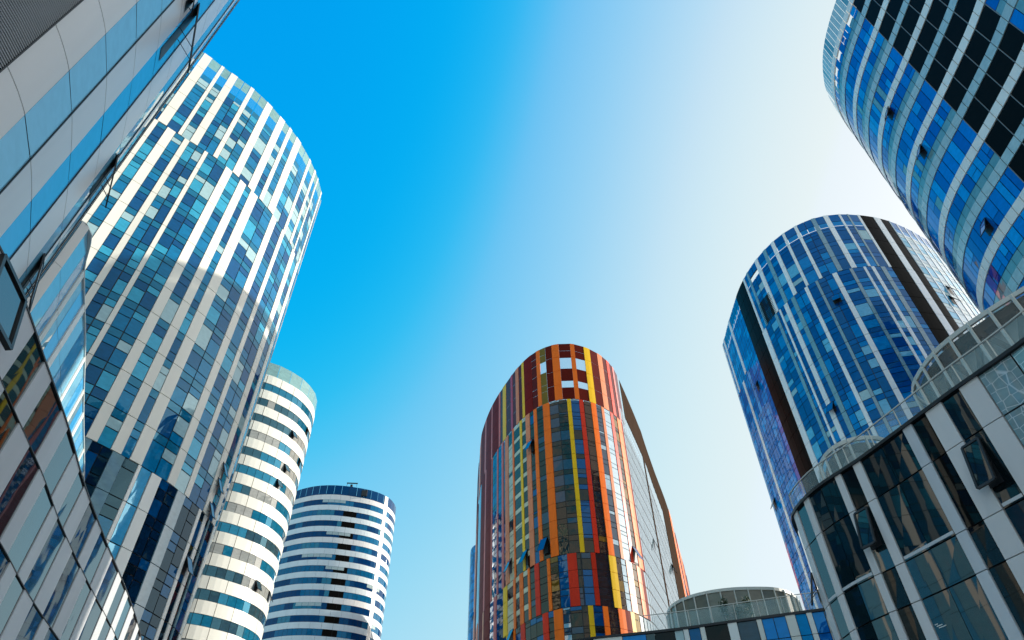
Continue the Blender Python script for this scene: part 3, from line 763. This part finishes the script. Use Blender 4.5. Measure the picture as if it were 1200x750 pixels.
PZ = [15, 13.14, 10.3, 8.8, 6.0, 4.45, 1.7, 0 - EYE]
def right_podium():
    s = 15 / 22
    o = Outline([(14.75, 32.1), (14.52, 31.1), (14.6, 29.6), (14.9, 28.3), (15.9, 25.9), (16.7, 23.5), (17.65, 20.6), (18.7, 17.8), (19.6, 14), (20.2, 9), (20, 2), (24, -4), (32, -3), (37, 8), (37, 24), (33, 34), (26, 37.5), (20, 36.8), (16.6, 35.0)], .2)
    t = thing('podium', 'dark glass podium building with pale grey upright panels and a glass railing, lower right', 'podium')
    H = 15 + EYE; core(o, H - .1, t, off=-.14)
    zs = [h + EYE for h in PZ]
    cols = [(934, 942, 'p_teal'), (942, 947.5, 'pgrey'), (947.5, 978, 'p_teal'), (978, 985, 'pgrey'), (985, 999, 'p_black'), (999, 1008, 'pgrey'), (1008, 1057.5, 'p_glass'), (1057.5, 1067.7, 'agrey'), (1067.7, 1084, 'p_black'), (1084, 1102.5, 'pgrey'), (1102.5, 1123.5, 'p_glass'), (1123.5, 1145, 'pgrey'), (1145, 1183, 'hex_lined'), (1183, 1222, 'hex_lined'), (1222, 1245, 'pgrey'), (1245, 1290, 'p_glass')]
    us = []
    for a, b, k in cols:
        ua, ub = o.u_x(a, 15), o.u_x(b, 15)
        if ua is None or ub is None: print('podium', a, b); continue
        us.append((min(ua, ub), max(ua, ub), k))
    us.sort(); seq = list(us); u = us[-1][1]; lim = us[0][0] + o.L
    while u < lim - .4:
        w = min(R.choice((1.4, 2.2, 2.8)), lim - u); seq.append((u, u + w, R.choice(('p_glass', 'p_teal', 'p_black')))); u += w
        w = min(R.choice((.5, .8)), lim - u)
        if w > .1: seq.append((u, u + w, 'pgrey')); u += w
    nvis = len(us)
    for ci, (a, b, k) in enumerate(seq):
        if k in ('pgrey', 'agrey'):
            for z1, z0 in zip(zs[:-1], zs[1:]):
                mb = MB(); slab(mb, o, a + .015, b - .015, z0 + .02, z1 - .02, k, .03, .15, .7); mb.build('metal_panel', t)
        elif ci < nvis:
            for ri, (z1, z0) in enumerate(zip(zs[:-1], zs[1:])):
                n = max(1, round((b - a) / 1.25)); 
                mb = MB(); kk = k if ri != 1 or k == 'hex_lined' else R.choice(('p_glass', 'p_teal', k))
                if k == 'hex_lined' and ri > 1: kk = 'p_glass'
                for j in range(n):
                    q0, q1 = a + (b - a) * j / n, a + (b - a) * (j + 1) / n
                    pane(mb, o, q0 + (.03 if j == 0 else .012), q1 - (.03 if j == n - 1 else .012), z0 + .03, z1 - .03, kk, off=-.02, jit=.006)
                wd = mb.build('window_pane', t)
                # sill transom inside the tall rows
                if ri in (1, 3, 4) and k in ('p_glass', 'p_teal'):
                    tr = MB(); slab(tr, o, a + .05, b - .05, z0 + .08, z0 + .2, 'agrey', .0, .03, .7); tr.build('transom', wd)
        else:
            glass_strip(o, a, b, [(z0, z1, k) for z1, z0 in zip(zs[:-1], zs[1:])], t, {}, 1.4, .05, name='window_pane')
    # edge trims: dark roof edge
    mb = MB(); slab(mb, o, 0, o.L, H - .02, H + .12, 'frame', .12, .5, .7); mb.build('roof_edge', t)
    # open sashes, a blind, a desk lamp edge
    for px, py, w, h, ang, g in ((1152, 544, .75, 1.8, 12, 'p_glass'), (1018, 620, .7, 1.7, 13, 'p_teal'), (957, 690, .6, 1.3, 16, 'p_glass')):
        q = loc(o, px, py)
        if q[0] is None: u = o.u_az(25.05); q = (u, o.at(u).length * bearing(px, py)[1] + EYE)
        open_window(o, q[0], q[1] - h / 2, q[1] + h / 2, w, ang, t, g, .09)
    q = loc(o, 1145, 702); mb = MB(); slab(mb, o, q[0] - .5, q[0] + .45, zs[4] - 1.55, zs[4] - .12, 'p_blind', .0, .02, .7); mb.build('blind', t)
    q = loc(o, 1066, 727); mb = MB(); slab(mb, o, q[0] - .35, q[0] + .3, zs[4] - 1.3, zs[4] - .15, 'p_blind', .0, .02, .7); mb.build('blind', t)
    q = loc(o, 1098, 732); mb = MB()
    for k, (w, x) in enumerate(((.14, 0), (.26, .06), (.34, .12))): slab(mb, o, q[0] + x - .1, q[0] + x - .1 + w, q[1] - k * .07, q[1] - k * .07 + .03, 'white2', .0, .012, .7)
    mb.build('window_lettering', t)
    railing(o, o.u_az(24.9) if False else us[0][0] - .5, us[-1][1] + 4, H + .12, t, .95, off=-.05)
    lantern([(20.4, 26.4), (20.0, 24.6), (20.05, 23.3), (20.35, 22.2), (21.0, 20.7), (21.9, 19.2), (23.4, 17.0), (25.5, 15.6), (28, 16), (29.5, 18.5), (29, 23), (27, 26.5), (24.5, 28), (22, 27.8)], H, 19.2 + EYE, t, 1.0, True)
    lantern([(17.1, 32.0), (16.8, 30.6), (17.0, 29.4), (17.7, 28.7), (18.7, 28.6), (20.2, 29.4), (21, 31), (20.6, 33), (19, 34), (17.8, 33.4)], H, 17.85 + EYE, t, .8, False)
    return o
right_podium()

def far_podium():
    o = Outline([(3, 53), (5, 51.7), (9.5, 50.35), (12.2, 49.5), (15.1, 48.3), (17.6, 47.35), (20.9, 46.1), (26, 44.6), (34, 44), (38, 50), (38, 64), (30, 74), (14, 76), (4, 70), (1, 60)], .3)
    t = thing('podium', 'low distant podium with blue and cream panels under a drum shaped glass lantern', 'podium')
    H = 15 + EYE; core(o, H - .1, t)
    zs = frange(0, H, 3.8); zs = [H - (H - z) for z in zs]
    P = lambda x: 740 + x / 4.8
    cols = [(80, 130, 'p_teal'), (130, 240, 'p_black'), (240, 290, 'paleteal'), (290, 320, 'white2'), (320, 383, 'o_blue'), (383, 412, 'white'), (412, 538, 'p_black'), (538, 592, 'white2'), (592, 700, 'o_bluegrey'), (700, 730, 'white'), (730, 795, 'r_mid'), (795, 862, 'r_mid'), (862, 918, 'white'), (918, 980, 'b_mid'), (980, 1012, 'white2'), (1012, 1080, 'r_mid'), (1080, 1120, 'white')]
    us = []
    for a, b, k in cols:
        ua, ub = o.u_x(P(a), 15), o.u_x(P(b), 15)
        if ua is None or ub is None: print('far podium', a, b); continue
        us.append((min(ua, ub), max(ua, ub), k))
    us.sort(); seq = list(us); u = us[-1][1]; lim = us[0][0] + o.L
    while u < lim - .4:
        w = min(2.2, lim - u); seq.append((u, u + w, R.choice(('o_blue', 'r_mid', 'white', 'p_teal')))); u += w
    for a, b, k in seq:
        if 'panel' in W[k].name: metal_strip(o, a + .02, b - .02, zs, t, k, .04)
        else: glass_strip(o, a, b, [(p, q, k) for p, q in zip(zs[:-1], zs[1:])], t, {}, 1.6, .05, name='window_strip')
    mb = MB(); slab(mb, o, 0, o.L, H - .02, H + .15, 'frame', .1, .5, .8); mb.build('roof_edge', t)
    railing(o, us[0][0], us[-1][1] + 2, H + .15, t, 1.15, off=-.1, step=1.5)
    lantern([(12.3, 53.2), (12.7, 51.8), (13.6, 50.6), (14.9, 49.75), (16.4, 49.3), (18, 49.25), (19.7, 49.5), (21.2, 50.6), (22.4, 52.6), (22.6, 55), (21, 58), (17.5, 59.5), (14, 58), (12.5, 55.5)], H, 17.75 + EYE, t, 1.0, False, True)
    # tall weeds growing behind the railing
    W['leaf'] = paint('leaf', (.05, .085, .025), .6, .3, streak=False)
    for px, hh, lab in ((852, 1.9, 'tallest green shrub growing behind the railing in front of the glass drum'), (867, 1.2, 'short green shrub between two taller ones before the glass drum'), (881, 1.75, 'thin branching green shrub right of the others before the glass drum')):
        u, _ = loc(o, px, 728); p = o.at(u, -.75); s = thing('shrub', lab, 'shrub', 'green shrubs on the podium roof'); s.location = (p.x, p.y, H)
        st = MB(); tips = []
        st.bar((0, 0, 0), (.08, 0, hh * .9), .05, .05, 'leaf')
        for k in range(9):
            z = hh * (.25 + .07 * k); a = R.uniform(0, 6.28); l = R.uniform(.18, .45) * (1.2 - k * .08); q = (math.cos(a) * l, math.sin(a) * l, z + l * .9); st.bar((.05, 0, z), q, .025, .025, 'leaf'); tips.append(q)
        tips += [(.08, 0, hh * f) for f in (.5, .65, .8, .9, 1)]
        st.build('stem', s); lf = MB()
        for q in tips:
            for k in range(14):
                c = Vector(q) + Vector((R.gauss(0, .1), R.gauss(0, .1), R.gauss(0, .16))); d = Vector((R.gauss(0, 1), R.gauss(0, 1), R.gauss(0, 1))).normalized(); e = d.cross(Vector((R.gauss(0, 1), R.gauss(0, 1), 1))).normalized()
                lf.poly([c - d * .12, c + e * .04, c + d * .12, c - e * .04], 'leaf')
        lf.build('foliage', s)
    return o
far_podium()

# ================================================================== near left: tower, low block and podium
def near_left_tower():
    o = Outline([(-17.2, 5), (-16.75, 8.0), (-16.8, 9.7), (-17.25, 11.5), (-18.1, 13.3), (-19.2, 15.3), (-21.0, 18.2), (-23.0, 20.95), (-26.5, 23.5), (-32, 25.2), (-40, 24.5), (-50, 20), (-55, 10), (-54, 0), (-46, -8), (-34, -10), (-24, -7), (-19, -1)], .2)
    t = thing('near_tower', 'near tower wall of grey panels and sky blue glass cropped at the upper left', 'tower')
    H = 62; core(o, H - .1, t, off=-.12)
    z0 = 21 + EYE; p = 3.4
    zs = [z0 + p * k for k in range(-6, 12)]; zs = [0] + [z for z in zs if z > .8] + [H]
    def U(px, py): return o.u_az(bearing(px, py)[0])
    b = [U(0, 84), U(40, 124), U(0, 226), U(0, 279), U(0, 318), U(72, 261), U(34.6, 325)]
    d = b[1] - b[0]; sg = 1 if d > 0 else -1
    print('near left dir', sg, [round(x, 2) for x in b])
    keys = ['a_panel', 'a_glass', 'a_panel', 'a_glass2', 'a_panel', 'a_glass']
    edges = [(min(x, y), max(x, y), k) for x, y, k in zip(b[:-1], b[1:], keys)]
    u = b[-1]; lim = b[0] + sg * (o.L - 6); i = 0; wds = (.55, .8, .6, 1.0, .5, 1.1, .7, 1.2)
    vis = len(edges)
    while (lim - u) * sg > .6:
        w = wds[i % 8] if i < 14 else 2.2
        v = u + sg * w; edges.append((min(u, v), max(u, v), 'a_panel' if i % 2 == 0 else ('a_glass', 'a_glass2')[(i // 2) % 2])); u = v; i += 1
    for ei, (a, c, k) in enumerate(edges):
        if k == 'a_panel':
            mb = MB()
            for q0, q1 in zip(zs[:-1], zs[1:]): slab(mb, o, a + .012, c - .012, q0 + .025, q1 - .025, k, .0, .12, .6)
            mb.build('metal_panel', t)
        else:
            mb = MB()
            for q0, q1 in zip(zs[:-1], zs[1:]): pane(mb, o, a + .012, c - .03, q0 + .025, q1 - .025, k, off=-.01, jit=.004)
            mb.build('glass_strip', t)
        if ei in (1, 3, 5) or (ei > 5 and k != 'a_panel' and ei < 20):           # black joint profile
            mb = MB(); e = c if sg > 0 else a; slab(mb, o, e - .025, e + .025, 0, H, 'frame', .035, .06, .6); mb.build('joint_profile', t)
    # louvre screen
    a, c = (b[0] - sg * 6, b[0]); a, c = min(a, c), max(a, c)
    mb = MB(); pane(mb, o, a, c, 0, H, 'louver_back', off=-.1, jit=0); mb.build('louvre_backing', t)
    mb = MB()
    z = 9.0
    while z < 46: slab(mb, o, a, c - .05, z, z + .05, 'louver', .02, .07, .8); z += .125
    mb.build('louvre_screen', t)
    mb = MB(); slab(mb, o, c - .05 if sg > 0 else a, c if sg > 0 else a + .05, 0, H, 'frame', .05, .1); mb.build('joint_profile', t)
    for x0, y0, x1, y1, w in ((188, 62, 231, 13, 1.05), (116, 236, 150, 196, 1.1), (34, 362, 66, 312, 1.1), (216, 12, 228, -8, .9)):
        u0, za = loc(o, x0, y0); u1, zb = loc(o, x1, y1)
        if u0 is None or u1 is None:                         # at the outline's very edge
            u0 = u1 = o.u_az(-48.25); dd = o.at(u0).length; za = dd * bearing(x0, y0)[1] + EYE; zb = dd * bearing(x1, y1)[1] + EYE
        if u0 is not None: open_window(o, (u0 + u1) / 2, min(za, zb), max(za, zb), w * .8, 13, t, 'a_glass', .07)
    return o
near_left_tower()

def low_block():
    o = Outline([(-26.0, 21.0), (-24.15, 22.5), (-26.1, 26), (-29.3, 32.5), (-33.2, 40), (-38.6, 50.8), (-42, 57), (-50, 60), (-58, 52), (-54, 36), (-42, 24), (-30, 18)], .25)
    t = thing('glass_block', 'pale blue glass block with a straight bright edge, wedged between the near left buildings', 'building')
    H = 29 + EYE; core(o, H - .1, t)
    lo = o.u_az(-48); hi = o.u_az(-36.9); lo, hi = min(lo, hi), max(lo, hi); zs = frange(0, H, 3.4)
    print('block', round(lo, 1), round(hi, 1), round(o.L, 1))
    u = lo - 3; i = 0
    seqk = ['a_glass2', 'a_glass', 'white2', 'a_glass', 'a_glass2', 'white', 'o_pale', 'a_glass2', 'white2', 'a_glass']
    wk = [1.9, 1.4, .5, 2.0, 1.7, .6, 1.2, 1.5, .7, 1.8]
    while u < hi + 6:
        w = wk[i % 10]; k = seqk[i % 10]
        if 'panel' in W[k].name: metal_strip(o, u, u + w, zs, t, k, .03)
        else: glass_strip(o, u, u + w, [(a, b, k) for a, b in zip(zs[:-1], zs[1:])], t, {}, 3, .04)
        u += w; i += 1
    lim = lo - 3 + o.L
    while u < lim - .5: w = min(4, lim - u); metal_strip(o, u, u + w, zs, t, 'agrey'); u += w
    mb = MB(); slab(mb, o, 0, o.L, H - .03, H + .03, 'white2', .08, .4, .8); mb.build('roof_edge', t)
low_block()

def left_podium():
    o = Outline([(-14.9, 2), (-14.95, 6), (-15.2, 10), (-15.85, 13.7), (-17.2, 18.0), (-18.6, 22.3), (-20.1, 26.4), (-22.2, 33.0), (-24.6, 41.0), (-27.4, 49.2), (-30, 55), (-35, 57), (-42, 50), (-46, 30), (-44, 8), (-34, -2), (-20, -3)], .2)
    t = thing('podium', 'dark mirrored podium wall of grey panels and brown glass in the lower left corner', 'podium')
    H = 15 + EYE; core(o, H - .08, t, off=-.13)
    hs = [15, 12.83, 9.9, 7.75, 4.8, 2.6, -EYE]
    lo = o.u_az(-60); hi = o.u_az(-28.9); lo, hi = min(lo, hi) - 2, max(lo, hi) + 3
    for ri, (h1, h0) in enumerate(zip(hs[:-1], hs[1:])):
        u = lo + (0, .55, .25, .8, .1, .5)[ri]; i = 0
        while u < hi:
            g = R.choice((1.5, 1.7, 2.0)); m = R.choice((1.2, 1.4, 1.6))
            key = R.choice(('c_glass', 'c_glass', 'c_glass2'))
            mb = MB(); pane(mb, o, u + .02, u + g - .02, h0 + EYE + .025, h1 + EYE - .025, key, off=-.02, jit=.005)
            mb.build('window_pane', t)
            mb = MB(); slab(mb, o, u + g + .015, u + g + m - .015, h0 + EYE + .02, h1 + EYE - .02, 'agrey', .02, .14, .7); mb.build('metal_panel', t)
            u += g + m
        if ri < 2:
            mb = MB(); slab(mb, o, lo, hi, h0 + EYE - .018, h0 + EYE + .018, 'frame', .035, .08, .7); mb.build('joint_profile', t)
    lim = lo + o.L; u = hi
    while u < lim - .5: w = min(3.5, lim - u); metal_strip(o, u, u + w, [h + EYE for h in reversed(hs)], t, R.choice(('agrey', 'c_glass'))); u += w
    mb = MB(); slab(mb, o, 0, o.L, H - .02, H + .05, 'frame', .05, .4, .7); mb.build('roof_edge', t)
    # big framed corner light standing up at the roof edge
    u = o.u_az(-49.2); open_window(o, u, 12.9 + EYE, 14.95 + EYE, 2.0, 14, t, 'c_glass', .16)
    return o
left_podium()


# ------------------------------------------------------------------ tidy: large part counts, empties at the base
def seen_area(ob):
    A = 0
    pr = [project(*v.co) for v in ob.data.vertices]
    for f in ob.data.polygons:
        q = [pr[i] for i in f.vertices]
        if any(k is None for k in q): continue
        if f.normal.dot(Vector((0, 0, EYE)) - f.center) <= 0: continue
        if not any(-50 < k[0] < 1250 and -50 < k[1] < 800 for k in q): continue
        A += abs(sum(a[0] * b[1] - b[0] * a[1] for a, b in zip(q, q[1:] + q[:1]))) / 2
    return A

for t in [o for o in bpy.context.scene.objects if o.type == 'EMPTY' and o.parent is None]:
    kinds = {}
    for c in t.children: kinds.setdefault(c.name.split('.')[0], []).append(c)
    for name, lst in kinds.items():
        if len(lst) <= 100: continue
        lst.sort(key=lambda c: (len(c.children) > 0, seen_area(c)), reverse=True)
        mb = MB(); inv = {m: k for k, m in W.items()}
        for c in lst[100:]:
            b = len(mb.v); mb.v += [tuple(v.co) for v in c.data.vertices]; km = [inv[m] for m in c.data.materials]
            for f in c.data.polygons: mb.f.append(tuple(b + i for i in f.vertices)); mb.m.append(mb.slot(km[f.material_index]))
            bpy.data.objects.remove(c)
        r = mb.build(name, t); r['kind'] = 'stuff'
    if t.location.length < 1e-6:
        vs_ = [v.co for c in t.children for v in c.data.vertices]
        L = Vector((sum(v.x for v in vs_) / len(vs_), sum(v.y for v in vs_) / len(vs_), max(0, min(v.z for v in vs_))))
        t.location = L
        for c in t.children: c.matrix_parent_inverse = Matrix.Translation(-L)

# ================================================================== light
SUN_AZ, SUN_EL = 75.0, 20.8
sd = Vector((math.sin(rad(SUN_AZ)) * math.cos(rad(SUN_EL)), math.cos(rad(SUN_AZ)) * math.cos(rad(SUN_EL)), math.sin(rad(SUN_EL))))
l = bpy.data.lights.new('sun', 'SUN'); l.energy = 5.0; l.angle = rad(.5); l.color = (1, .94, .83)
lo_ = bpy.data.objects.new('sun', l); C.objects.link(lo_); lo_.rotation_euler = sd.to_track_quat('Z', 'Y').to_euler(); lo_.location = (0, 0, 300)
w = bpy.data.worlds.new('World'); bpy.context.scene.world = w; w.use_nodes = True
nt = w.node_tree; bg = nt.nodes['Background']; sky = nt.nodes.new('ShaderNodeTexSky'); sky.sky_type = 'NISHITA'; sky.sun_disc = False
sky.sun_elevation = rad(SUN_EL); sky.sun_rotation = rad(SUN_AZ); sky.air_density = 1.0; sky.dust_density = 6.0; sky.ozone_density = 4.0
# the photograph's colour response to a clear sky: deep cyan blue away from the sun, paling to white towards it
STR = .15
sc1 = nt.nodes.new('ShaderNodeVectorMath'); sc1.operation = 'SCALE'; sc1.inputs['Scale'].default_value = .25
cv = nt.nodes.new('ShaderNodeRGBCurve'); mp = cv.mapping; mp.extend = 'HORIZONTAL'
def curve(c, pts):
    c.points[0].location = pts[0]; c.points[1].location = pts[-1]
    for p in pts[1:-1]: c.points.new(*p)
    for p in c.points: p.handle_type = 'AUTO_CLAMPED'
curve(mp.curves[0], [(0, 0), (.125, .0005), (.146, .002), (.160, .014), (.176, .065), (.195, .165), (.235, .295), (.29, .45), (.36, .60), (.52, .76), (1, .96)])
curve(mp.curves[1], [(0, 0), (.198, .36), (.232, .425), (.285, .55), (.34, .645), (.41, .74), (.5, .825), (.66, .89), (1, .985)])
curve(mp.curves[2], [(0, 0), (.2, .6), (.36, .87), (.5, .90), (.95, .92), (1, .97)])
mp.update()
sc2 = nt.nodes.new('ShaderNodeVectorMath'); sc2.operation = 'SCALE'; sc2.inputs['Scale'].default_value = 1 / STR
nt.links.new(sky.outputs[0], sc1.inputs[0]); nt.links.new(sc1.outputs[0], cv.inputs['Color'])
ex = nt.nodes.new('ShaderNodeVectorMath'); ex.operation = 'SUBTRACT'; ex.inputs[1].default_value = (1, 1, 1); nt.links.new(sc1.outputs[0], ex.inputs[0])
mx = nt.nodes.new('ShaderNodeVectorMath'); mx.operation = 'MAXIMUM'; mx.inputs[1].default_value = (0, 0, 0); nt.links.new(ex.outputs[0], mx.inputs[0])
s3 = nt.nodes.new('ShaderNodeVectorMath'); s3.operation = 'MULTIPLY_ADD'; s3.inputs[1].default_value = (.25, .25, .25); nt.links.new(mx.outputs[0], s3.inputs[0]); nt.links.new(cv.outputs[0], s3.inputs[2])
# unseen white cloud added behind the viewer to neutralise the blue skylight
tc = nt.nodes.new('ShaderNodeTexCoord'); sx = nt.nodes.new('ShaderNodeSeparateXYZ'); nt.links.new(tc.outputs['Generated'], sx.inputs[0])
mr = nt.nodes.new('ShaderNodeMapRange'); mr.interpolation_type = 'SMOOTHSTEP'; mr.inputs['From Min'].default_value = -.05; mr.inputs['From Max'].default_value = -.55; nt.links.new(sx.outputs['Y'], mr.inputs['Value'])
cn = nt.nodes.new('ShaderNodeTexNoise'); cn.inputs['Scale'].default_value = 4.5; cn.inputs['Detail'].default_value = 6; cn.inputs['Roughness'].default_value = .6; nt.links.new(tc.outputs['Generated'], cn.inputs['Vector'])
cr = nt.nodes.new('ShaderNodeMapRange'); cr.inputs['From Min'].default_value = .36; cr.inputs['From Max'].default_value = .6; cr.inputs['To Min'].default_value = .04; cr.inputs['To Max'].default_value = .95; nt.links.new(cn.outputs['Fac'], cr.inputs['Value'])
cm = nt.nodes.new('ShaderNodeMath'); cm.operation = 'MULTIPLY'; nt.links.new(mr.outputs[0], cm.inputs[0]); nt.links.new(cr.outputs[0], cm.inputs[1])
cx = nt.nodes.new('ShaderNodeMix'); cx.data_type = 'RGBA'; cx.inputs[7].default_value = (.88, .90, .92, 1); nt.links.new(cm.outputs[0], cx.inputs[0]); nt.links.new(s3.outputs[0], cx.inputs[6])
nt.links.new(cx.outputs[2], sc2.inputs[0]); nt.links.new(sc2.outputs[0], bg.inputs['Color']); bg.inputs['Strength'].default_value = STR

vs = bpy.context.scene.view_settings; vs.view_transform = 'Standard'; vs.look = 'None'; vs.exposure = 0; vs.gamma = 1; vs.use_curve_mapping = False
bpy.context.scene.cycles.max_bounces = 8; bpy.context.scene.cycles.glossy_bounces = 5; bpy.context.scene.cycles.transparent_max_bounces = 16
bpy.context.scene.cycles.use_denoising = True
